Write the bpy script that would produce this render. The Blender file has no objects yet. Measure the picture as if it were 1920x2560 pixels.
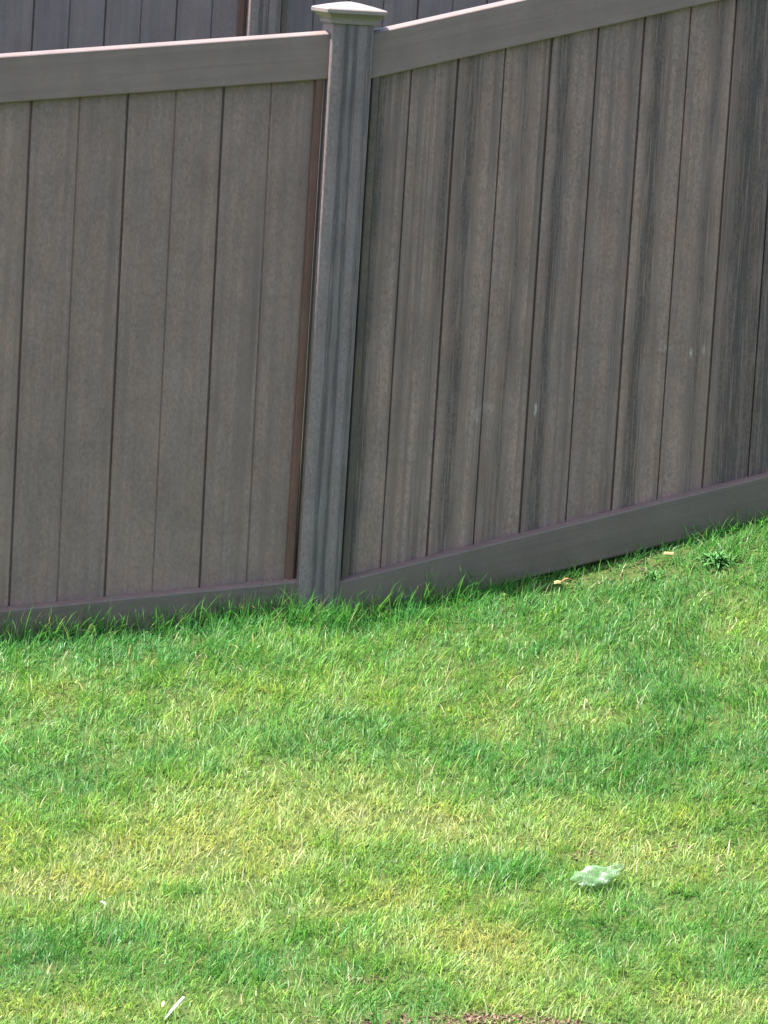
import bpy, bmesh, math, random
import numpy as np
from mathutils import Matrix, Vector

random.seed(11)
rng = np.random.default_rng(11)
scene = bpy.context.scene
COL = scene.collection

# ------------------------------------------------------------------ camera
YAW, PITCH, ROLL, DIST = math.radians(15), math.radians(7), math.radians(3.6), 15.0
fw = Vector((math.sin(YAW)*math.cos(PITCH), math.cos(YAW)*math.cos(PITCH), -math.sin(PITCH)))
rt = Vector((math.cos(YAW), -math.sin(YAW), 0.0))
up = rt.cross(fw)
Rx = rt*math.cos(ROLL) + up*math.sin(ROLL)
Uy = up*math.cos(ROLL) - rt*math.sin(ROLL)
cam = bpy.data.cameras.new('camera')
cam_o = bpy.data.objects.new('camera', cam)
COL.objects.link(cam_o)
M = Matrix((( Rx.x, Uy.x, -fw.x), (Rx.y, Uy.y, -fw.y), (Rx.z, Uy.z, -fw.z))).to_4x4()
M.translation = -fw*DIST
cam_o.matrix_world = M
cam.sensor_fit = 'VERTICAL'
cam.sensor_height = 24.0
cam.lens = 24.0*12225/2560
cam.clip_start = 0.1
cam.clip_end = 1000
scene.camera = cam_o

# ------------------------------------------------------------------ sun and sky
SUN = Vector((-0.36, 0.024, 0.93)).normalized()      # towards the sun: left, a little behind the fence
elev = math.asin(SUN.z)
azim = math.atan2(SUN.x, SUN.y)
world = bpy.data.worlds.new('World')
scene.world = world
world.use_nodes = True
wn = world.node_tree
wn.nodes.clear()
sky = wn.nodes.new('ShaderNodeTexSky')
sky.sky_type = 'NISHITA'
sky.sun_disc = False
sky.sun_elevation = elev
sky.sun_rotation = azim
sky.dust_density = 3.0
sky.ozone_density = 0.4
bg = wn.nodes.new('ShaderNodeBackground')
bg.inputs['Strength'].default_value = 0.115
wo = wn.nodes.new('ShaderNodeOutputWorld')
wn.links.new(sky.outputs[0], bg.inputs[0])
wn.links.new(bg.outputs[0], wo.inputs[0])
sun = bpy.data.lights.new('sun', 'SUN')
sun.energy = 5.0
sun.angle = math.radians(0.53)
sun.color = (1.0, 0.95, 0.87)
sun_o = bpy.data.objects.new('sun', sun)
COL.objects.link(sun_o)
sun_o.rotation_euler = SUN.to_track_quat('Z', 'Y').to_euler()
vs = scene.view_settings
vs.view_transform = 'Standard'
vs.look = 'None'
vs.gamma = 1.0
vs.exposure = 1.66
vs.use_curve_mapping = False

# ------------------------------------------------------------------ helpers
def tag(o, label=None, cat=None, group=None, kind=None):
    for k, v in (('label', label), ('category', cat), ('group', group), ('kind', kind)):
        if v:
            o[k] = v
    return o

def empty(name, loc=(0, 0, 0)):
    o = bpy.data.objects.new(name, None)
    o.location = loc
    o.empty_display_size = 0.2
    COL.objects.link(o)
    return o

def mesh_obj(name, me, mat, parent=None, loc=(0, 0, 0), rot=(0, 0, 0)):
    o = bpy.data.objects.new(name, me)
    if mat and not me.materials:
        me.materials.append(mat)
    o.location = loc
    o.rotation_euler = rot
    COL.objects.link(o)
    if parent:
        o.parent = parent
    return o

def from_bm(name, bm, smooth=False):
    bmesh.ops.recalc_face_normals(bm, faces=bm.faces)
    me = bpy.data.meshes.new(name)
    bm.to_mesh(me)
    bm.free()
    if smooth:
        for p in me.polygons:
            p.use_smooth = True
    return me

def extrude_profile(prof, path0, path1):
    """closed 2-D profile [(a,b)..] swept between two placements (functions a,b -> xyz)."""
    bm = bmesh.new()
    v0 = [bm.verts.new(path0(a, b)) for a, b in prof]
    v1 = [bm.verts.new(path1(a, b)) for a, b in prof]
    n = len(prof)
    for i in range(n):
        j = (i+1) % n
        bm.faces.new((v0[i], v0[j], v1[j], v1[i]))
    bm.faces.new(v0[::-1])
    bm.faces.new(v1)
    return bm

class NT:
    def __init__(self, name):
        self.m = bpy.data.materials.new(name)
        self.m.use_nodes = True
        self.t = self.m.node_tree
        self.t.nodes.clear()
        self.out = self.n('ShaderNodeOutputMaterial')
    def n(self, typ, **kw):
        nd = self.t.nodes.new(typ)
        for k, v in kw.items():
            setattr(nd, k, v)
        return nd
    def l(self, a, b):
        self.t.links.new(a, b)
    def val(self, sock, v):
        if hasattr(v, 'is_output') or isinstance(v, bpy.types.NodeSocket):
            self.l(v, sock)
        else:
            sock.default_value = v
    def math(self, op, a, b=0.5, c=None, clamp=False):
        nd = self.n('ShaderNodeMath', operation=op)
        nd.use_clamp = clamp
        self.val(nd.inputs[0], a)
        self.val(nd.inputs[1], b)
        if c is not None:
            self.val(nd.inputs[2], c)
        return nd.outputs[0]
    def noise(self, vec, scale, detail=3, rough=0.55, dist=0.0):
        nd = self.n('ShaderNodeTexNoise')
        self.l(vec, nd.inputs['Vector'])
        nd.inputs['Scale'].default_value = scale
        nd.inputs['Detail'].default_value = detail
        nd.inputs['Roughness'].default_value = rough
        nd.inputs['Distortion'].default_value = dist
        return nd.outputs[0]
    def scale(self, vec, s):
        nd = self.n('ShaderNodeVectorMath', operation='MULTIPLY')
        self.l(vec, nd.inputs[0])
        nd.inputs[1].default_value = s
        return nd.outputs[0]
    def add(self, vec, v2):
        nd = self.n('ShaderNodeVectorMath', operation='ADD')
        self.l(vec, nd.inputs[0])
        self.val(nd.inputs[1], v2)
        return nd.outputs[0]
    def ramp(self, fac, stops, interp='LINEAR'):
        nd = self.n('ShaderNodeValToRGB')
        cr = nd.color_ramp
        cr.interpolation = interp
        while len(cr.elements) < len(stops):
            cr.elements.new(0.5)
        for e, (p, c) in zip(cr.elements, stops):
            e.position = p
            e.color = c if len(c) == 4 else (*c, 1)
        self.l(fac, nd.inputs[0])
        return nd.outputs[0]
    def mix(self, fac, a, b, blend='MIX'):
        nd = self.n('ShaderNodeMix', data_type='RGBA', blend_type=blend)
        self.val(nd.inputs[0], fac)
        self.val(nd.inputs[6], a if not isinstance(a, tuple) or len(a) == 4 else (*a, 1))
        self.val(nd.inputs[7], b if not isinstance(b, tuple) or len(b) == 4 else (*b, 1))
        return nd.outputs[2]
    def bsdf(self, col, rough=0.5, spec=0.4, normal=None):
        nd = self.n('ShaderNodeBsdfPrincipled')
        self.val(nd.inputs['Base Color'], col if not isinstance(col, tuple) or len(col) == 4 else (*col, 1))
        self.val(nd.inputs['Roughness'], rough)
        nd.inputs['Specular IOR Level'].default_value = spec
        if normal is not None:
            self.l(normal, nd.inputs['Normal'])
        return nd
    def bump(self, h, strength, dist):
        nd = self.n('ShaderNodeBump')
        nd.inputs['Strength'].default_value = strength
        nd.inputs['Distance'].default_value = dist
        self.l(h, nd.inputs['Height'])
        return nd.outputs[0]
    def done(self, shader):
        self.l(shader, self.out.inputs['Surface'])
        return self.m

# ------------------------------------------------------------------ fence vinyl
def vinyl(name, base, dark, warm, streak=0.5, streak_stops=None, x0=0.0, x1=1.0, horizontal=False,
          obj_coords=False, rough=0.55, speck=0.5, slope=0.0, scuffs=(), dirt=False):
    """printed wood-grain vinyl: fine stipple, long grain streaks, a fixed dark-streak profile across x."""
    N = NT(name)
    tc = N.n('ShaderNodeTexCoord')
    geo = N.n('ShaderNodeNewGeometry')
    oi = N.n('ShaderNodeObjectInfo')
    pos = tc.outputs['Object'] if obj_coords else geo.outputs['Position']
    rnd = N.n('ShaderNodeCombineXYZ')
    N.l(N.math('MULTIPLY', oi.outputs['Random'], 3.0), rnd.inputs[0])
    N.l(N.math('MULTIPLY', oi.outputs['Random'], 17.0), rnd.inputs[1])
    N.l(N.math('MULTIPLY', oi.outputs['Random'], 9.0), rnd.inputs[2])
    sep = N.n('ShaderNodeSeparateXYZ')
    N.l(pos, sep.inputs[0])
    if horizontal:      # grain follows the raked rail
        cz = N.n('ShaderNodeCombineXYZ')
        N.l(sep.outputs[0], cz.inputs[0])
        N.l(sep.outputs[1], cz.inputs[1])
        N.l(N.math('MULTIPLY_ADD', sep.outputs[0], -slope, sep.outputs[2]), cz.inputs[2])
        gvec = N.scale(cz.outputs[0], (0.9, 20, 60))
        svec = N.scale(cz.outputs[0], (60, 200, 200))
    else:
        gvec = N.scale(pos, (48, 20, 0.85))
        svec = N.scale(pos, (150, 120, 85))
    gvec = N.add(gvec, rnd.outputs[0])
    grain = N.noise(gvec, 1.0, 5, 0.62, 0.3)
    broad = N.noise(N.add(N.scale(pos, (9, 6, 0.5) if not horizontal else (0.8, 6, 9)), rnd.outputs[0]), 1.0, 2, 0.5)
    blot = N.noise(N.add(N.scale(pos, (9, 9, 6)), rnd.outputs[0]), 1.0, 3, 0.55)
    tint = N.noise(N.add(N.scale(pos, (24, 9, 7)), rnd.outputs[0]), 1.0, 3, 0.6)
    stip = N.noise(svec, 1.0, 2, 0.7)
    st = N.ramp(grain, [(0.40, (0, 0, 0)), (0.66, (1, 1, 1))])
    fac = N.math('MULTIPLY', N.math('MULTIPLY_ADD', broad, 1.5, -0.25, clamp=True), st)
    fac = N.math('MULTIPLY', fac, streak)
    if streak_stops:
        u = N.math('MULTIPLY_ADD', sep.outputs[0], 1.0/(x1-x0), -x0/(x1-x0), clamp=True)
        # the printed streak wanders a little up its length
        wob = N.noise(N.scale(pos, (4, 4, 1.3)), 1.0, 3, 0.55)
        u = N.math('ADD', u, N.math('MULTIPLY_ADD', wob, 0.024, -0.012))
        pr = N.ramp(u, [(p, (v, v, v)) for p, v in streak_stops], 'B_SPLINE' if False else 'LINEAR')
        brk = N.noise(N.scale(pos, (34, 10, 3.6)), 1.0, 4, 0.65)
        pr = N.math('MULTIPLY', pr, N.math('MULTIPLY_ADD', brk, 2.6, -0.2, clamp=True))
        hair = N.noise(N.scale(pos, (170, 60, 4.5)), 1.0, 4, 0.7)
        pr = N.math('MULTIPLY', N.math('MULTIPLY', pr, 1.25), N.math('MULTIPLY_ADD', hair, 3.8, -1.05, clamp=True))
        fac = N.math('MAXIMUM', fac, pr)
    # streaks are made of small dark dots
    dots = N.math('MULTIPLY_ADD', stip, 3.2, -1.15, clamp=True)
    fac = N.math('MULTIPLY', fac, N.math('MULTIPLY_ADD', dots, 0.95, 0.5))
    col = N.mix(N.math('MULTIPLY_ADD', tint, 2.6, -0.85, clamp=True), base, warm)
    col = N.mix(N.math('MINIMUM', fac, 0.86), col, dark)
    k = N.math('ADD', N.math('MULTIPLY_ADD', stip, speck*1.5, 1.0-speck*0.75), N.math('MULTIPLY_ADD', blot, 0.5, -0.25))
    kc = N.n('ShaderNodeCombineColor')
    for i in range(3):
        N.l(k, kc.inputs[i])
    col = N.mix(1.0, col, kc.outputs[0], 'MULTIPLY')
    if dirt:        # soil splashed on the lowest part of the rail
        sp2 = N.n('ShaderNodeSeparateXYZ')
        N.l(cz.outputs[0], sp2.inputs[0])
        hgt = N.math('MULTIPLY_ADD', sp2.outputs[2], -9.0, -2.0, clamp=True)
        ds = N.noise(N.scale(geo.outputs['Position'], (14, 14, 22)), 1.0, 5, 0.7)
        col = N.mix(N.math('MULTIPLY', hgt, N.math('MULTIPLY_ADD', ds, 3.0, -0.95, clamp=True)), col, (0.075, 0.066, 0.04))
    for (sx, sz, rx, rz, a) in scuffs:
        dx = N.math('DIVIDE', N.math('SUBTRACT', sep.outputs[0], sx), rx)
        dz = N.math('DIVIDE', N.math('SUBTRACT', sep.outputs[2], sz), rz)
        d = N.math('ADD', N.math('MULTIPLY', dx, dx), N.math('MULTIPLY', dz, dz))
        m = N.math('MULTIPLY', N.math('SUBTRACT', 1.0, d, clamp=True), N.math('MULTIPLY_ADD', stip, 2.4, -0.6, clamp=True))
        col = N.mix(N.math('MULTIPLY', m, a), col, (0.5, 0.52, 0.52))
    tone = N.math('MULTIPLY_ADD', N.math('FRACT', N.math('MULTIPLY', oi.outputs['Random'], 37.7)), 0.16, 0.92)
    tc3 = N.n('ShaderNodeCombineColor')
    N.l(tone, tc3.inputs[0])
    N.l(N.math('MULTIPLY_ADD', tone, 0.9, 0.1), tc3.inputs[1])
    N.l(N.math('MULTIPLY_ADD', tone, 0.6, 0.4), tc3.inputs[2])
    col = N.mix(1.0, col, tc3.outputs[0], 'MULTIPLY')
    nrm = N.bump(N.math('ADD', N.math('MULTIPLY', stip, 0.5), grain), 0.35, 0.0012)
    return N.done(N.bsdf(col, rough, 0.35, nrm).outputs[0])

BASE = (0.198, 0.145, 0.137)
DARK = (0.042, 0.035, 0.038)
WARM = (0.224, 0.150, 0.132)
m_plain = vinyl('vinyl_plain', BASE, (0.066, 0.052, 0.054), WARM, 0.6, speck=0.7)
# dark streaks across the right-hand bay, x from -0.2 to 2.3 m
def prof(lst, x0, x1):
    s = [(0.0, 0.0)]
    for x, w, v in lst:
        for dx, k in ((-w, 0.0), (0, v), (w, 0.0)):
            s.append(((x+dx-x0)/(x1-x0), k))
    s.append((1.0, 0.25))
    s2 = []
    for p, v in s:
        p = max(0.0, min(1.0, p))
        if s2 and p <= s2[-1][0]:
            p = s2[-1][0]+0.0005
        s2.append((p, v))
    return s2
right_streaks = prof([(-0.10, 0.04, 0.9), (0.19, 0.055, 0.75), (0.355, 0.05, 0.55), (0.475, 0.038, 0.9),
                      (0.695, 0.035, 0.5), (0.775, 0.05, 0.9), (0.965, 0.05, 0.6)], -0.2, 1.5)
right_streaks = right_streaks[:-1]+[((x+0.2)/1.7, v) for x, v in ((1.028, 0.0), (1.036, 0.45), (1.07, 0.8), (1.09, 1.15), (1.12, 0.6), (1.16, 0.65), (1.20, 1.05), (1.24, 0.5), (1.32, 0.4))]
m_streak = vinyl('vinyl_streaked', (0.214, 0.158, 0.149), DARK, (0.256, 0.167, 0.146), 1.0, right_streaks, -0.2, 1.5, speck=0.95,
                 scuffs=((0.455, 0.335, 0.006, 0.026, 0.75), (0.27, 0.31, 0.012, 0.03, 0.25), (0.862, 0.545, 0.03, 0.022, 0.2),
                         (0.945, 0.53, 0.006, 0.022, 0.55), (0.985, 0.54, 0.007, 0.02, 0.4), (0.30, 0.335, 0.03, 0.02, 0.2)))
post_streaks = [(0.0, 0.1), (0.14, 0.0), (0.27, 0.3), (0.35, 1.0), (0.44, 0.35), (0.50, 0.4), (0.58, 1.0), (0.65, 0.2), (0.78, 0.1), (0.88, 0.7), (1.0, 0.4)]
m_post = vinyl('vinyl_post', (0.200, 0.164, 0.174), (0.052, 0.045, 0.052), (0.205, 0.154, 0.152), 0.85, post_streaks, -0.066, 0.066,
               obj_coords=True, speck=0.9, rough=0.5)
RAILC = (0.180, 0.139, 0.134)
m_rail_l = vinyl('vinyl_rail', RAILC, (0.106, 0.083, 0.087), (0.188, 0.137, 0.126), 0.6, horizontal=True, slope=0.125, speck=0.25, rough=0.42)
m_rail_r = vinyl('vinyl_rail_steep', RAILC, (0.106, 0.083, 0.087), (0.188, 0.137, 0.126), 0.6, horizontal=True, slope=0.272, speck=0.25, rough=0.42)
m_base_l = vinyl('vinyl_base_rail', (0.134, 0.106, 0.101), (0.068, 0.055, 0.055), (0.137, 0.104, 0.095), 0.6, horizontal=True, slope=0.125, speck=0.35, rough=0.45, dirt=True)
m_base_r = vinyl('vinyl_base_rail_steep', (0.134, 0.106, 0.101), (0.068, 0.055, 0.055), (0.137, 0.104, 0.095), 0.6, horizontal=True, slope=0.272, speck=0.35, rough=0.45, dirt=True)
m_chan = vinyl('vinyl_channel', (0.105, 0.056, 0.048), (0.03, 0.018, 0.018), (0.125, 0.068, 0.055), 0.6, speck=0.6)
m_cap = vinyl('vinyl_cap', (0.200, 0.172, 0.172), (0.11, 0.095, 0.095), (0.205, 0.168, 0.164), 0.3, speck=0.3, rough=0.4)
m_chan_r = vinyl('vinyl_channel_grey', (0.100, 0.080, 0.074), (0.04, 0.035, 0.036), (0.14, 0.098, 0.075), 0.9, speck=0.9)
m_rear = vinyl('vinyl_rear', (0.165, 0.134, 0.150), (0.07, 0.062, 0.085), (0.168, 0.130, 0.136), 0.6, speck=0.4)

# ------------------------------------------------------------------ fence geometry
PITCH_B = 0.2915
PX = -0.2065                    # the post in view
HR = 0.145                      # rail height

def board_mesh(name, w, z0, z1, slope, lean, gap=0.003, vg=0.0035, groove=0.0011, deep=0.005):
    c = w/2
    prof = [(gap, 0.016), (gap, -0.001), (gap+0.0025, -0.004),
            (c-vg, -0.004), (c-groove, -0.004+deep), (c+groove, -0.004+deep), (c+vg, -0.004),
            (w-gap-0.0025, -0.004), (w-gap, -0.001), (w-gap, 0.008),
            (w+gap+0.004, 0.008), (w+gap+0.004, 0.016)]       # tongue behind the next board
    bm = extrude_profile(prof,
                         lambda a, b: (a+lean*z0, b, z0+slope*a),
                         lambda a, b: (a+lean*z1, b, z1+slope*a))
    return from_bm(name, bm)

def rail_mesh(name, xa, xb, slope, h, d, bev=0.007, crown=0.0):
    """raked hollow-looking rail; origin at its lower left front-to-back centre"""
    pr = [(-d/2, bev), (-d/2+bev*0.4, bev*0.25), (-d/2+bev, 0), (d/2-bev, 0), (d/2, bev), (d/2, h-bev), (d/2-bev, h), (-d/2+bev+crown*3.2, h),
          (-d/2+bev*0.4, h-bev*0.25-crown), (-d/2, h-bev-crown)]
    bm = extrude_profile(pr, lambda a, b: (xa, a, b+slope*xa), lambda a, b: (xb, a, b+slope*xb))
    return from_bm(name, bm)

def post_mesh(name, z0, z1, h=0.065, bev=0.004):
    pr = [(-h+bev, -h), (h-bev, -h), (h-bev*0.3, -h+bev*0.3), (h, -h+bev), (h, h-bev), (h-bev, h), (-h+bev, h), (-h, h-bev), (-h, -h+bev),
          (-h+bev*0.3, -h+bev*0.3)]
    return from_bm(name, extrude_profile(pr, lambda a, b: (a, b, z0), lambda a, b: (a, b, z1)))

def cap_mesh(name):
    """flared post cap: sleeve, cove, flat rim, low pyramid"""
    rings = [(0.0665, 0.0), (0.0725, 0.001), (0.0735, 0.006), (0.0735, 0.011), (0.077, 0.018), (0.086, 0.026), (0.0945, 0.031),
             (0.0965, 0.0335), (0.0965, 0.043), (0.094, 0.0465), (0.060, 0.056), (0.025, 0.064), (0.004, 0.067)]
    bm = bmesh.new()
    prev = None
    for r, z in rings:
        b = min(0.006, r*0.3)
        pts = [(-r+b, -r), (r-b, -r), (r, -r+b), (r, r-b), (r-b, r), (-r+b, r), (-r, r-b), (-r, -r+b)]
        cur = [bm.verts.new((x, y, z)) for x, y in pts]
        if prev:
            for i in range(8):
                j = (i+1) % 8
                bm.faces.new((prev[i], prev[j], cur[j], cur[i]))
        else:
            bm.faces.new(cur[::-1])
        prev = cur
    bm.faces.new(prev)
    return from_bm(name, bm)

def bay(fence, xl, xr, ztop, zled, slope, mats, first_joint, lean=0.0, y=0.0, vg=0.0035, groove=0.0011, deep=0.005):
    """one raked bay between posts. ztop/zled: functions of x giving rail top and bottom-rail ledge heights."""
    mb, mr, mbase, mc = mats
    # boards
    x = first_joint
    while x > xl:
        x -= PITCH_B
    za = zled(0)-0.05
    zb = ztop(0)-HR+0.04
    me = board_mesh('board', PITCH_B, za, zb, slope, lean, vg=vg, groove=groove, deep=deep)
    while x < xr:
        if x + PITCH_B > xl+0.03:
            o = mesh_obj('board', me, mb, fence, (x, y+random.uniform(-0.0006, 0.0006), slope*x))
            if x < xl-0.02 or x+PITCH_B > xr+0.02:      # cut boards at the ends of the bay
                a = max(xl-0.01-x, 0.0)
                b = min(xr+0.01-x, PITCH_B)
                if b-a < 0.03:
                    bpy.data.objects.remove(o)
                else:
                    bm = bmesh.new()
                    bm.from_mesh(me)
                    for cx, sgn in ((a, 1), (b, -1)):
                        if 0 < cx < PITCH_B:
                            res = bmesh.ops.bisect_plane(bm, geom=bm.verts[:]+bm.edges[:]+bm.faces[:], plane_co=(cx, 0, 0), dist=1e-6,
                                                         plane_no=(-sgn, 0, 0), clear_outer=True)
                            bmesh.ops.holes_fill(bm, edges=[e for e in bm.edges if e.is_boundary])
                    o.data = from_bm('board', bm)
                    o.data.materials.append(mb)
        x += PITCH_B
    # rails run into the posts
    t = rail_mesh('top_rail', xl-0.02, xr+0.02, slope, HR, 0.050, 0.004, 0.006)
    mesh_obj('top_rail', t, mr, fence, (0, y, ztop(0)-HR))
    b = rail_mesh('bottom_rail', xl-0.02, xr+0.02, slope, HR, 0.084, 0.006, 0.004)
    mesh_obj('bottom_rail', b, mbase, fence, (0, y, zled(0)-HR))
    # end channels of the infill
    for xe, sd in ((xl+0.016, 1), (xr-0.0125, -1)):
        w = 0.0125
        pr = [(-w, -0.016), (-w+0.003, -0.0195), (w-0.003, -0.0195), (w, -0.016), (w, 0.022), (-w, 0.022)]
        bm = extrude_profile(pr, lambda a, c: (xe+a*1.0-sd*-0.0+lean*zled(xe)*sd*0, c, zled(xe)-0.03),
                             lambda a, c: (xe+a, c, ztop(xe)-HR+0.03))
        mesh_obj('end_channel', from_bm('end_channel', bm), mc if sd < 0 else m_chan_r, fence, (0, y, 0))

front = empty('panel_fence', (PX, 0, -0.4))
tag(front, 'brown grooved board fence with white-lit top rail and capped post along the lawn', 'fence')
front_off = Vector((PX, 0, -0.4))

def fix_parent(root, off):
    for ch in root.children:
        ch.location = Vector(ch.location)-off

LT = lambda x: 1.334+0.1245*(x+1.27)
LL = lambda x: -0.318+0.1220*(x+1.18)
RT = lambda x: 1.468+0.278*(x+0.129)
RL = lambda x: -0.199+0.268*(x+0.1176)
HALF = 0.065
bays = [(PX-2.50, PX, LT, LL, 0.1235, (m_plain, m_rail_l, m_base_l, m_chan), -1.155, -0.0095),
        (PX, PX+2.50, RT, RL, 0.2725, (m_streak, m_rail_r, m_base_r, m_chan), 0.139, 0.0)]
for xa, xb, tf, lf, sl, mt, fj, ln in bays:
    bay(front, xa+HALF+0.006, xb-HALF-0.010, tf, lf, sl, mt, fj, ln, -0.018, *((0.0030, 0.0014, 0.008) if ln == 0 else (0.0032, 0.0010, 0.0035)))
# neighbouring bays (out of frame, they throw the shade on the lawn)
LT2 = lambda x: LT(PX-2.5)+0.10*(x-PX+2.5)
LL2 = lambda x: LL(PX-2.5)+0.10*(x-PX+2.5)
bay(front, PX-5.0+HALF+0.006, PX-2.5-HALF-0.010, LT2, LL2, 0.10, (m_plain, m_rail_l, m_base_l, m_chan), PX-3.1, 0.0)
RT2 = lambda x: RT(PX+2.5)+0.2725*(x-PX-2.5)
RL2 = lambda x: RL(PX+2.5)+0.2725*(x-PX-2.5)
bay(front, PX+2.5+HALF+0.006, PX+5.0-HALF-0.010, RT2, RL2, 0.2725, (m_streak, m_rail_r, m_base_r, m_chan), PX+3.1, 0.0)
pm = post_mesh('post', -0.45, 1.80)
cm = cap_mesh('post_cap')
post_tops = {-5.0: LT2(PX-5)+0.015, -2.5: LT(PX-2.5)+0.02, 0.0: 1.496, 2.5: RT(PX+2.5)+0.03, 5.0: RT2(PX+5)+0.03}
for dx, zt in post_tops.items():
    ztop = zt
    po = mesh_obj('post', pm, m_post, front, (PX+dx, 0, ztop-1.80))
    mesh_obj('post_cap', cm, m_cap, po, (0, 0, 1.80-0.014))
fix_parent(front, front_off)

rear_off = Vector((0.7, 5.0, 0.2))
rear = empty('panel_fence', rear_off)
tag(rear, 'farther brown fence glimpsed above the top rail of the nearer one', 'fence')
rear_f = lambda x: 1.95+0.16*(x-0.7)
rear_l = lambda x: 0.30+0.16*(x-0.7)
RX = 0.697
for k in (-3, -2, -1, 0, 1, 2):
    bay(rear, RX+2.5*k+HALF+0.006, RX+2.5*(k+1)-HALF-0.010, rear_f, rear_l, 0.16,
        (m_rear, m_rail_l, m_base_l, m_chan), 0.053 if k < 0 else RX+0.36, 0.0, 0.0)
for k in (-3, -2, -1, 0, 1, 2, 3):
    po = mesh_obj('post', pm, m_post, rear, (RX+2.5*k, 0, rear_f(RX+2.5*k)+0.03-1.80))
    mesh_obj('post_cap', cm, m_cap, po, (0, 0, 1.80-0.014))
for ch in rear.children:
    ch.location = Vector(ch.location)-Vector((rear_off.x, 0, rear_off.z))

# ------------------------------------------------------------------ ground
def z0(x):
    x = np.asarray(x, float)
    xc = np.clip(x, -7, 7)
    l = -0.345+0.13*(xc-PX)+0.05
    r = -0.367+0.272*(xc-PX)+0.005
    t = 1/(1+np.exp(-(xc-PX)/0.06))
    return l*(1-t)+r*t

def ground(x, y):
    x = np.asarray(x, float)
    y = np.asarray(y, float)
    yn = np.minimum(y, 0)
    w = np.exp(yn/2.0)
    xc = np.clip(x, -12, 12)
    base = z0(x)*w+(1-w)*(-0.31+0.10*xc)
    # the bank flattens out well below the lawn in view and a little beyond the rear fence
    yy = np.where(y < -9, -9+np.tanh((y+9)/14)*6, np.where(y > 8, 8+np.tanh((y-8)/10)*5, y))
    z = base+np.where(yy > 0, 0.10, 0.21)*yy
    near = np.exp(-((x/6)**2+((y+1.5)/5)**2))
    z = z+near*(0.010*np.sin(3.1*x+1.7*y+0.4)*np.sin(2.3*y-1.1*x)+0.006*np.sin(7.3*x-3.7*y)*np.sin(6.1*y+2.2*x+1))
    return z

def axis(fine0, fine1, step, far):
    a = list(np.arange(fine0, fine1+1e-6, step))
    s = step
    lo, hi = [fine0], [fine1]
    while lo[-1] > -far:
        s *= 1.35
        lo.append(lo[-1]-s)
    s = step
    while hi[-1] < far:
        s *= 1.35
        hi.append(hi[-1]+s)
    return np.array(lo[:0:-1]+a+hi[1:])
gx = axis(-3.0, 3.0, 0.06, 250)
gy = axis(-4.5, 0.6, 0.06, 250)
GX, GY = np.meshgrid(gx, gy)
GZ = ground(GX, GY)
nx, ny = len(gx), len(gy)
idx = np.arange(nx*ny).reshape(ny, nx)
quads = np.stack([idx[:-1, :-1], idx[:-1, 1:], idx[1:, 1:], idx[1:, :-1]], -1).reshape(-1, 4)
me = bpy.data.meshes.new('lawn')
me.from_pydata(np.stack([GX, GY, GZ], -1).reshape(-1, 3).tolist(), [], quads.tolist())
for p in me.polygons:
    p.use_smooth = True
N = NT('lawn_soil')
geo = N.n('ShaderNodeNewGeometry')
P = geo.outputs['Position']
n1 = N.noise(N.scale(P, (1, 1, 1)), 60, 4, 0.7)
n2 = N.noise(N.scale(P, (1, 1, 1)), 7, 3, 0.6)
c = N.ramp(n1, [(0.3, (0.03, 0.042, 0.012)), (0.5, (0.055, 0.078, 0.022)), (0.7, (0.10, 0.10, 0.04))])
c = N.mix(N.math('MULTIPLY_ADD', n2, 1.2, -0.3, clamp=True), c, (0.04, 0.075, 0.018))
lawn = mesh_obj('lawn', me, N.done(N.bsdf(c, 0.9, 0.1, N.bump(n1, 0.6, 0.01)).outputs[0]))
tag(lawn, kind='structure')

# ------------------------------------------------------------------ grass
# broad patches: (x, y, half length across the slope, half depth, yellowness)
PATCH = [(-1.08, -0.43, 0.28, 0.17, 0.5), (-0.7, -0.67, 0.35, 0.17, 0.4), (-0.09, -0.72, 0.31, 0.2, 0.5), (-1.05, -1.55, 0.46, 0.26, 0.9),
         (-0.5, -1.43, 0.31, 0.15, 0.7), (-1.37, -1.78, 0.22, 0.11, 1.2), (-0.13, -1.62, 0.36, 0.18, 0.7), (-0.35, -2.37, 0.24, 0.13, 1.0),
         (0.22, -1.53, 0.17, 0.17, 0.5), (0.95, -0.65, 0.17, 0.17, 0.4), (0.22, -2.82, 0.22, 0.09, 0.8), (0.34, -1.06, 0.42, 0.12, 0.3),
         (-0.5, -2.07, 0.35, 0.11, 0.5), (-1.41, -2.48, 0.22, 0.07, 0.4), (0.34, -1.95, 0.28, 0.11, 0.5), (-0.71, -1.79, 0.28, 0.11, 0.5),
         (-1.18, -1.09, 0.31, 0.26, -0.8), (-0.46, -0.97, 0.31, 0.2, -0.6), (0.1, -1.19, 0.21, 0.15, -0.3), (0.51, -1.4, 0.31, 0.22, -0.9),
         (-1.29, -2.2, 0.32, 0.16, -0.9), (-0.81, -2.32, 0.25, 0.16, -0.6), (-0.14, -1.93, 0.17, 0.1, -0.8), (0.17, -2.33, 0.28, 0.13, -0.6),
         (0.38, -2.49, 0.14, 0.15, -0.6), (0.52, -1.89, 0.15, 0.11, -0.5), (-0.98, -2.44, 0.21, 0.11, -0.6), (0.63, -0.29, 0.56, 0.12, -0.4),
         (-0.16, -0.05, 0.42, 0.2, -0.4), (-0.92, -0.17, 0.42, 0.21, -0.5)]
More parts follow.
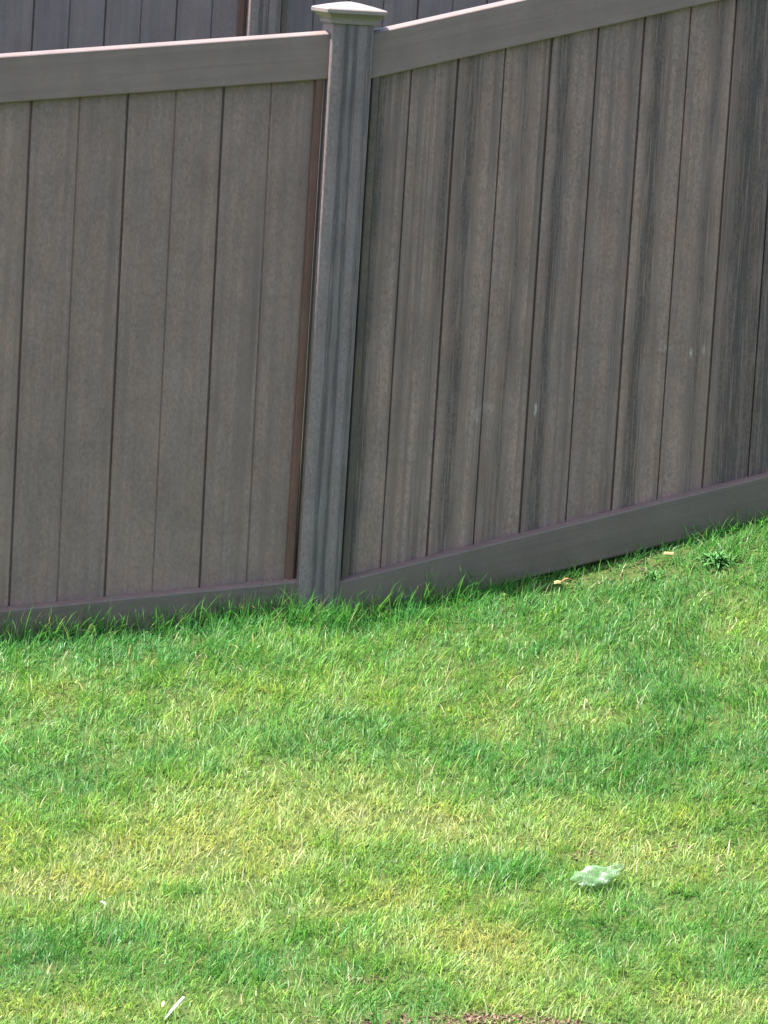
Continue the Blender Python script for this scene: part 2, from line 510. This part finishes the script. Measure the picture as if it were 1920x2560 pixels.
BARE = [(0.11, -1.89, 0.07, 0.035, 0.9), (0.37, -1.91, 0.06, 0.03, 0.6), (0.55, -0.12, 0.10, 0.05, 0.75), (0.75, -0.14, 0.16, 0.06, 0.7),
        (-0.65, -2.52, 0.05, 0.025, 0.7), (-0.36, -2.815, 0.34, 0.04, 1.0), (0.10, -2.06, 0.085, 0.04, 0.85), (-1.14, -2.51, 0.035, 0.05, 0.6)]
CY, SY = math.cos(YAW), math.sin(YAW)

def blob(x, y, lst):
    s = np.zeros_like(x)
    for px, py, rx, ry, w in lst:
        u = (x-px)*CY-(y-py)*SY
        v = (x-px)*SY+(y-py)*CY
        s += w*np.exp(-((u/rx)**2+(v/ry)**2))
    return s

def vnoise(x, y, freq, seed):
    """smooth value noise on a random lattice"""
    r = np.random.default_rng(seed)
    T = r.random((256, 256))
    X, Y = x*freq+1000, y*freq+1000
    ix, iy = np.floor(X).astype(int), np.floor(Y).astype(int)
    fx, fy = X-ix, Y-iy
    fx = fx*fx*(3-2*fx)
    fy = fy*fy*(3-2*fy)
    g = lambda a, b: T[a % 256, b % 256]
    return (g(ix, iy)*(1-fx)+g(ix+1, iy)*fx)*(1-fy)+(g(ix, iy+1)*(1-fx)+g(ix+1, iy+1)*fx)*fy

ax = np.array
def palette(t, r):
    """t: yellowness -1..1 -> rgb reflectance of a blade"""
    stops = ax([-1.0, -0.4, 0.1, 0.6, 1.2])
    cols = ax([(0.052, 0.200, 0.044), (0.094, 0.262, 0.054), (0.160, 0.320, 0.066), (0.245, 0.370, 0.090), (0.335, 0.385, 0.135)])
    return np.stack([np.interp(t, stops, cols[:, i]) for i in range(3)], -1)

def build_blades(name, x, y, h, wd, lean, az, col, mat, curl, seg=3, zoff=None):
    n = len(x)
    z = ground(x, y)-0.004
    if zoff is not None:
        z = z+zoff
    ca, sa = np.cos(az), np.sin(az)            # lean direction
    tw = az+np.pi/2+rng.normal(0, 0.7, n)      # blade width direction
    wx, wy = np.cos(tw)*wd*0.5, np.sin(tw)*wd*0.5
    ts = np.linspace(0, 1, seg+1)
    V = np.zeros((n, 2*seg+1, 3), np.float32)
    for i, t in enumerate(ts):
        ang = lean+curl*t                      # bends over along its length
        # integrate the bend
        s = np.zeros(n)
        c = np.zeros(n)
        for q in range(4):
            tt = t*(q+0.5)/4
            a = lean+curl*tt
            s += np.sin(a)*t/4
            c += np.cos(a)*t/4
        cx, cy, cz = x+ca*s*h, y+sa*s*h, z+c*h
        k = (1-t**2.2)*0.95+0.05 if i else 0.8
        if i < seg:
            V[:, 2*i] = np.stack([cx-wx*k, cy-wy*k, cz], -1)
            V[:, 2*i+1] = np.stack([cx+wx*k, cy+wy*k, cz], -1)
        else:
            V[:, 2*seg] = np.stack([cx, cy, cz], -1)
    m = 2*seg+1
    base = (np.arange(n)*m)[:, None]
    loops, starts_local, sizes = [], [], []
    faces = []
    for i in range(seg-1):
        faces.append([2*i, 2*i+1, 2*i+3, 2*i+2])
    faces.append([2*seg-2, 2*seg-1, 2*seg])
    lp = np.concatenate([np.array(f) for f in faces])
    L = (base+lp[None, :]).reshape(-1)
    fs = ax([len(f) for f in faces])
    tot = np.tile(fs, n)
    st = np.concatenate([[0], np.cumsum(tot)[:-1]])
    me = bpy.data.meshes.new(name)
    me.vertices.add(n*m)
    me.vertices.foreach_set('co', V.reshape(-1))
    me.loops.add(len(L))
    me.loops.foreach_set('vertex_index', L.astype(np.int32))
    me.polygons.add(len(tot))
    me.polygons.foreach_set('loop_start', st.astype(np.int32))
    me.polygons.foreach_set('use_smooth', np.ones(len(tot), bool))
    me.update(calc_edges=True)
    at = me.attributes.new('blade_colour', 'FLOAT_COLOR', 'POINT')
    c4 = np.ones((n, m, 4), np.float32)
    c4[:, :, :3] = col[:, None, :]
    at.data.foreach_set('color', c4.reshape(-1))
    me.validate()
    return tag(mesh_obj(name, me, mat), kind='stuff')

N = NT('grass_blade')
a = N.n('ShaderNodeAttribute', attribute_name='blade_colour')
geo = N.n('ShaderNodeNewGeometry')
pb = N.bsdf(a.outputs['Color'], 0.46, 0.4)
tr = N.n('ShaderNodeBsdfTranslucent')
N.l(N.mix(1.0, a.outputs['Color'], (1.25, 1.15, 0.75), 'MULTIPLY'), tr.inputs[0])
mx = N.n('ShaderNodeMixShader')
mx.inputs[0].default_value = 0.48
N.l(pb.outputs[0], mx.inputs[1])
N.l(tr.outputs[0], mx.inputs[2])
m_grass = N.done(mx.outputs[0])

def scatter(n, u0, u1, v0, v1):
    """points in a box whose axes run across and along the viewing direction"""
    u = rng.uniform(u0, u1, n)
    v = rng.uniform(v0, v1, n)
    return u*CY+v*SY, -u*SY+v*CY

def lawn_blades(name, x, y, wscale):
    keep = (y < 0.03) & (y > -9)
    bare = np.clip(blob(x, y, BARE), 0, 1)
    dens = 0.25+1.1*vnoise(x, y, 17, 3)
    keep &= rng.random(len(x)) < dens*(1-0.93*bare)
    x, y = x[keep], y[keep]
    n = len(x)
    t = 1.12*blob(x, y, PATCH)
    t = t+1.0*(vnoise(x, y, 3.3, 5)-0.5)+0.9*(vnoise(x, y, 9, 6)-0.5)+0.5*(vnoise(x, y, 26, 8)-0.5)
    v = x*SY+y*CY
    t = t-0.36/(1+np.exp(-(v+1.15)/0.16))+0.10
    edge = np.exp(np.minimum(y, 0)/0.22)                 # the strip along the fence is lusher
    t = t*(1-0.6*edge)-0.65*edge-0.02
    t0 = t
    t = t+rng.normal(0, 0.38, n)
    col = palette(t, None)*np.exp(rng.normal(0, 0.29, n))[:, None]
    # cool blue-green blades among the green
    cool = (rng.random(n) < 0.16) & (t0 < 0.25)
    col[cool] = col[cool]*0.6+ax((0.08, 0.165, 0.07))*0.45
    straw = rng.random(n) < np.clip(0.035+0.13*(t0-0.1), 0.012, 0.25)
    col[straw] = ax((0.40, 0.385, 0.20))*rng.uniform(0.7, 1.25, straw.sum())[:, None]
    pale = rng.random(n) < 0.07
    col[pale] = col[pale]*0.4+ax((0.24, 0.32, 0.17))*0.75
    hn = 0.55+0.5*vnoise(x, y, 11, 9)+0.5*vnoise(x, y, 24, 10)
    h = (0.037*hn*np.exp(rng.normal(0, 0.28, n)))*(1-0.15*np.clip(t0, -1, 1))
    fence = np.exp(np.minimum(y, 0)/0.09)*(0.3+1.2*vnoise(x, y, 5, 21))
    leftgate = 1/(1+np.exp((x-0.25)/0.12))
    h = h*(1+fence*(-0.25+1.45*leftgate))
    wd = np.clip(rng.normal(0.0027, 0.0010, n), 0.0012, 0.006)*wscale
    # blades mown and brushed one way, with local swirls
    az = 0.3+2.4*(vnoise(x, y, 2.2, 12)-0.5)+5.0*(vnoise(x, y, 13, 13)-0.5)+rng.normal(0, 1.1, n)
    lean = np.abs(rng.normal(0.40, 0.38, n))
    curl = rng.normal(0.95, 0.75, n)
    lush_lift = np.exp(np.minimum(y, 0)/0.20)[:, None]
    col = col*(1-0.7*lush_lift)+0.7*lush_lift*(col*0.4+ax((0.045, 0.20, 0.055)))  # lusher green, also brightened in colour to lift the fence's shade
    return build_blades(name, x, y, h, wd, lean, az, col, m_grass, curl)

# dense in view, thinner around it
x, y = scatter(350000, -1.5, 1.55, -3.6, 0.45)
g = lawn_blades('grass', x, y, 1.0)
g['label'] = 'short yellow-green mown grass over the sloping lawn'
g['category'] = 'grass'
x, y = scatter(230000, -4.5, 4.5, -7.0, 1.4)
u = x*CY-y*SY
v = x*SY+y*CY
out = ~((u > -1.5) & (u < 1.55) & (v > -3.6) & (v < 0.45))
g = lawn_blades('grass', x[out], y[out], 1.7)
g['label'] = 'grass of the same lawn at the edges of the view'
g['category'] = 'grass'

# long uncut and bleached blades standing out of the turf
n = 2600
x, y = scatter(n, -1.6, 1.6, -3.5, 0.4)
k = y < -0.03
x, y = x[k], y[k]
n = len(x)
col = palette(rng.normal(0.35, 0.4, n), None)*0.6+ax((0.22, 0.27, 0.14))*0.6
sel = rng.random(n) < 0.3
col[sel] = ax((0.46, 0.42, 0.26))
g = build_blades('long_grass', x, y, np.clip(rng.normal(0.062, 0.014, n), 0.03, 0.11), np.clip(rng.normal(0.0031, 0.0008, n), 0.0015, 0.006),
                 np.abs(rng.normal(0.3, 0.25, n)), rng.normal(0.2, 1.5, n), col, m_grass, rng.normal(0.7, 0.5, n), 4)
g['label'] = 'pale longer blades standing out of the turf'
g['category'] = 'grass'

# tufts left by the mower at the fence foot
xs, ys = [], []
for cx, cnt, sp in ((-1.35, 150, 0.12), (-1.05, 210, 0.10), (-0.86, 120, 0.06), (-0.62, 240, 0.11), (-0.40, 150, 0.10), (-0.22, 230, 0.10), (-0.05, 210, 0.11),
                    (0.12, 120, 0.10), (0.30, 110, 0.06), (0.40, 110, 0.05), (1.04, 150, 0.06), (1.25, 110, 0.1)):
    cnt = int(cnt*1.7)
    xs.append(rng.normal(cx, sp, cnt))
    ys.append(-0.028-np.abs(rng.normal(0.015, 0.03, cnt))-(np.abs(xs[-1]-PX) < 0.10)*0.045)
x, y = np.concatenate(xs), np.concatenate(ys)
n = len(x)
col = palette(rng.normal(-0.85, 0.3, n), None)*1.3
sel = rng.random(n) < 0.07
col[sel] = ax((0.30, 0.30, 0.15))
g = build_blades('fence_grass', x, y, np.clip(rng.normal(0.085, 0.028, n), 0.03, 0.17)*np.where(x > 0.3, 0.62, 1.0), np.clip(rng.normal(0.0032, 0.0008, n), 0.0015, 0.006),
                 np.abs(rng.normal(0.22, 0.22, n)), rng.normal(-0.8, 1.6, n), col, m_grass, rng.normal(0.7, 0.5, n), 4)
g['label'] = 'taller bright green grass left uncut along the foot of the fence'
g['category'] = 'grass'

# bare mulch at the foot of the picture
N = NT('mulch')
oi = N.n('ShaderNodeNewGeometry')
nn = N.noise(oi.outputs['Position'], 40, 3, 0.7)
cc = N.ramp(oi.outputs['Random Per Island'], [(0.0, (0.06, 0.035, 0.026)), (0.5, (0.15, 0.088, 0.065)), (0.85, (0.22, 0.145, 0.11)), (1.0, (0.30, 0.23, 0.17))])
m_mulch = N.done(N.bsdf(cc, 0.85, 0.2, N.bump(nn, 0.5, 0.002)).outputs[0])
bm = bmesh.new()
for cx, cy, rx, ry, cnt in ((-0.36, -2.825, 0.36, 0.035, 800), (0.11, -1.89, 0.06, 0.03, 24), (0.37, -1.91, 0.05, 0.03, 16), (0.55, -0.11, 0.09, 0.04, 30),
                            (0.75, -0.13, 0.14, 0.05, 40), (-0.65, -2.52, 0.045, 0.02, 40)):
    for i in range(cnt):
        u, v = random.gauss(0, rx*0.6), random.gauss(0, ry*0.6)
        px, py = cx+u*CY+v*SY, cy-u*SY+v*CY
        if py > -0.03:
            continue
        pz = float(ground(px, py))+random.uniform(0.0, 0.008)
        ln, wd, th = random.uniform(0.006, 0.02), random.uniform(0.003, 0.007), random.uniform(0.001, 0.003)
        Mx = Matrix.Translation((px, py, pz)) @ Matrix.Rotation(random.uniform(0, 6.3), 4, 'Z') @ Matrix.Rotation(random.gauss(0, 0.4), 4, 'Y') @ Matrix.Diagonal((ln, wd, th, 1))
        bmesh.ops.create_cube(bm, size=1.0, matrix=Mx)
o = mesh_obj('mulch', from_bm('mulch', bm), m_mulch)
tag(o, 'brown mulch crumbs showing where the turf is thin', 'mulch', kind='stuff')

# ------------------------------------------------------------------ small things on the lawn
def surf(x, y, up=0.0):
    return Vector((x, y, float(ground(x, y))+up))

# crumpled plastic
N = NT('mint_plastic')
geo = N.n('ShaderNodeNewGeometry')
nn = N.noise(geo.outputs['Position'], 38, 3, 0.6)
pc = N.ramp(nn, [(0.40, (0.20, 0.38, 0.19)), (0.57, (0.34, 0.53, 0.35)), (0.64, (0.88, 0.91, 0.90))])  # the white stop paints highlights into the pale green
pb = N.bsdf(pc, 0.16, 0.6)
tl = N.n('ShaderNodeBsdfTranslucent')
N.l(pc, tl.inputs[0])
tp = N.n('ShaderNodeBsdfTransparent')
m1 = N.n('ShaderNodeMixShader')
m1.inputs[0].default_value = 0.35
N.l(pb.outputs[0], m1.inputs[1])
N.l(tl.outputs[0], m1.inputs[2])
m2 = N.n('ShaderNodeMixShader')
m2.inputs[0].default_value = 0.52
N.l(m1.outputs[0], m2.inputs[1])
N.l(tp.outputs[0], m2.inputs[2])
m_plastic = N.done(m2.outputs[0])
bm = bmesh.new()
nu, nv = 30, 18
grid = []
rr = random.Random(8)
folds = [(rr.uniform(0, 3.14), rr.uniform(2.0, 6.0), rr.uniform(0, 6), rr.uniform(0.003, 0.007)) for _ in range(6)]
for j in range(nv+1):
    row = []
    for i in range(nu+1):
        u, v = i/nu*2-1, j/nv*2-1
        ex = u*math.sqrt(1-v*v*0.46)
        ey = v*math.sqrt(1-u*u*0.46)
        X = ex*0.074*(1+0.07*math.sin(5*v+1.0))
        Y = ey*0.044*(1+0.16*math.sin(3.3*u+0.6)-0.25*u)
        body = math.exp(-((u+0.25)/0.55)**2-(v/0.6)**2)      # a puffed belly, the far end lies as a thin flap
        Z = 0.026*body+0.010*max(0, u)*u
        for th, fr, ph, am in folds:
            q = math.sin(fr*(math.cos(th)*u+math.sin(th)*v)+ph)
            Z += am*(1-abs(q))**1.5
        row.append(bm.verts.new((X, Y, Z)))
    grid.append(row)
for j in range(nv):
    for i in range(nu):
        bm.faces.new((grid[j][i], grid[j][i+1], grid[j+1][i+1], grid[j+1][i]))
bmesh.ops.solidify(bm, geom=bm.faces[:], thickness=0.0007)
pl = mesh_obj('plastic_wrapper', from_bm('plastic_wrapper', bm, True), m_plastic, None, surf(0.092, -2.095, 0.026), (0.30, -0.24, 0.05))
tag(pl, 'crumpled translucent pale green plastic scrap lying on the lawn', 'litter')

def flat_piece(name, length, width, thick, bend, mat, loc, rot, taper=0.6, seg=6):
    bm = bmesh.new()
    prev = None
    for i in range(seg+1):
        t = i/seg
        w = width*0.5*(taper+(1-taper)*math.sin(math.pi*(0.12+0.76*t)))*(1+random.uniform(-0.08, 0.08))
        zz = bend*math.sin(math.pi*t)
        xx = (t-0.5)*length
        cur = [bm.verts.new(p) for p in ((xx, -w, zz), (xx, w, zz), (xx, w*0.9, zz+thick), (xx, -w*0.9, zz+thick))]
        if prev:
            for a in range(4):
                b = (a+1) % 4
                bm.faces.new((prev[a], prev[b], cur[b], cur[a]))
        else:
            bm.faces.new(cur[::-1])
        prev = cur
    bm.faces.new(prev)
    return mesh_obj(name, from_bm(name, bm), mat, None, loc, rot)

def plain(name, c1, c2, rough=0.6):
    N = NT(name)
    tc = N.n('ShaderNodeTexCoord')
    f = N.noise(N.scale(tc.outputs['Object'], (60, 200, 200)), 1.0, 3, 0.6)
    return N.done(N.bsdf(N.mix(f, c1, c2), rough, 0.3, N.bump(f, 0.3, 0.0006)).outputs[0])
m_white = plain('bleached_white', (0.60, 0.60, 0.54), (0.80, 0.80, 0.77))
m_chip = plain('fresh_wood', (0.62, 0.42, 0.16), (0.80, 0.62, 0.32))
m_leaf = plain('dry_leaf', (0.22, 0.10, 0.045), (0.34, 0.19, 0.08))

def aim(dx, dv, dz):
    """euler of a piece whose long axis runs dx across the view, dv away from it, dz up"""
    d = Vector((dx*CY+dv*SY, -dx*SY+dv*CY, dz))
    return d.to_track_quat('X', 'Z').to_euler()
o = flat_piece('white_sliver', 0.080, 0.008, 0.003, 0.001, m_white, surf(-1.160, -2.595, 0.025), aim(0.55, 0.55, 0.62), 0.75)
tag(o, 'thin white sliver poking slantwise out of the grass nearest the viewer', 'litter')
o = flat_piece('paper_scrap', 0.016, 0.009, 0.001, 0.003, m_white, surf(-1.235, -2.01, 0.046), aim(0.8, -0.4, -0.35), 0.5)
tag(o, 'tiny white scrap on yellowish turf at the left', 'litter')
o = flat_piece('wood_chip', 0.030, 0.012, 0.006, 0.0, m_chip, surf(0.87, -0.17, 0.034), aim(1.0, 0.1, -0.03), 0.9)
tag(o, 'pale yellow oblong wood chip near the bottom rail, farther right of the two', 'wood chip', 'wood chips at the fence foot')
o = flat_piece('wood_chip', 0.022, 0.014, 0.007, 0.002, m_chip, surf(0.525, -0.15, 0.027), aim(1.0, 0.0, 0.1), 0.6)
tag(o, 'stubby tan wood chip with a brown leaf beside it near the fence', 'wood chip', 'wood chips at the fence foot')
o = flat_piece('dry_leaf', 0.034, 0.014, 0.001, 0.008, m_leaf, surf(0.555, -0.145, 0.027), aim(1.0, 0.3, 0.15), 0.2)
tag(o, 'curled brown dry leaf beside the stubby wood chip', 'leaf')
o = flat_piece('seed_husk', 0.016, 0.009, 0.003, 0.002, m_chip, surf(-1.19, -2.60, 0.042), aim(0.2, 0.5, 0.8), 0.2)
tag(o, 'pale yellow husk just left of the white sliver', 'husk')

# broad-leaved weeds at the fence foot
N = NT('weed_leaf')
tc = N.n('ShaderNodeTexCoord')
f = N.noise(tc.outputs['Object'], 60, 3, 0.6)
wb = N.bsdf(N.mix(f, (0.045, 0.16, 0.04), (0.08, 0.22, 0.055)), 0.65, 0.25)
m_weed = N.done(wb.outputs[0])
def weed(loc, nleaf, size, seed, label):
    r = random.Random(seed)
    bm = bmesh.new()
    for i in range(nleaf):
        a = r.uniform(0, 6.283)
        el = r.uniform(0.15, 1.1)
        L = size*r.uniform(0.6, 1.1)
        W = L*r.uniform(0.06, 0.11)
        d = Vector((math.cos(a)*math.cos(el), math.sin(a)*math.cos(el), math.sin(el)))
        s = Vector((-math.sin(a), math.cos(a), 0))
        b = Vector((r.gauss(0, size*0.28), r.gauss(0, size*0.18), 0))
        rows = []
        for k in range(5):
            t = k/4
            c = b+d*L*t+Vector((0, 0, -L*0.35*t*t))
            w = W*math.sin(math.pi*min(0.96, 0.08+t*0.9))*0.5+0.0004
            rows.append([bm.verts.new(c-s*w+Vector((0, 0, w*0.3))), bm.verts.new(c), bm.verts.new(c+s*w+Vector((0, 0, w*0.3)))])
        for k in range(4):
            for q in range(2):
                bm.faces.new((rows[k][q], rows[k][q+1], rows[k+1][q+1], rows[k+1][q]))
    o = mesh_obj('weed', from_bm('weed', bm, True), m_weed, None, loc)
    return tag(o, label, 'weed', 'weeds at the fence foot')
weed(surf(0.81, -0.22, 0.0), 60, 0.045, 3, 'small low green weed between the two wood chips')
weed(surf(1.01, -0.24, 0.0), 120, 0.07, 4, 'bushier green weed at the far right by the bottom rail')
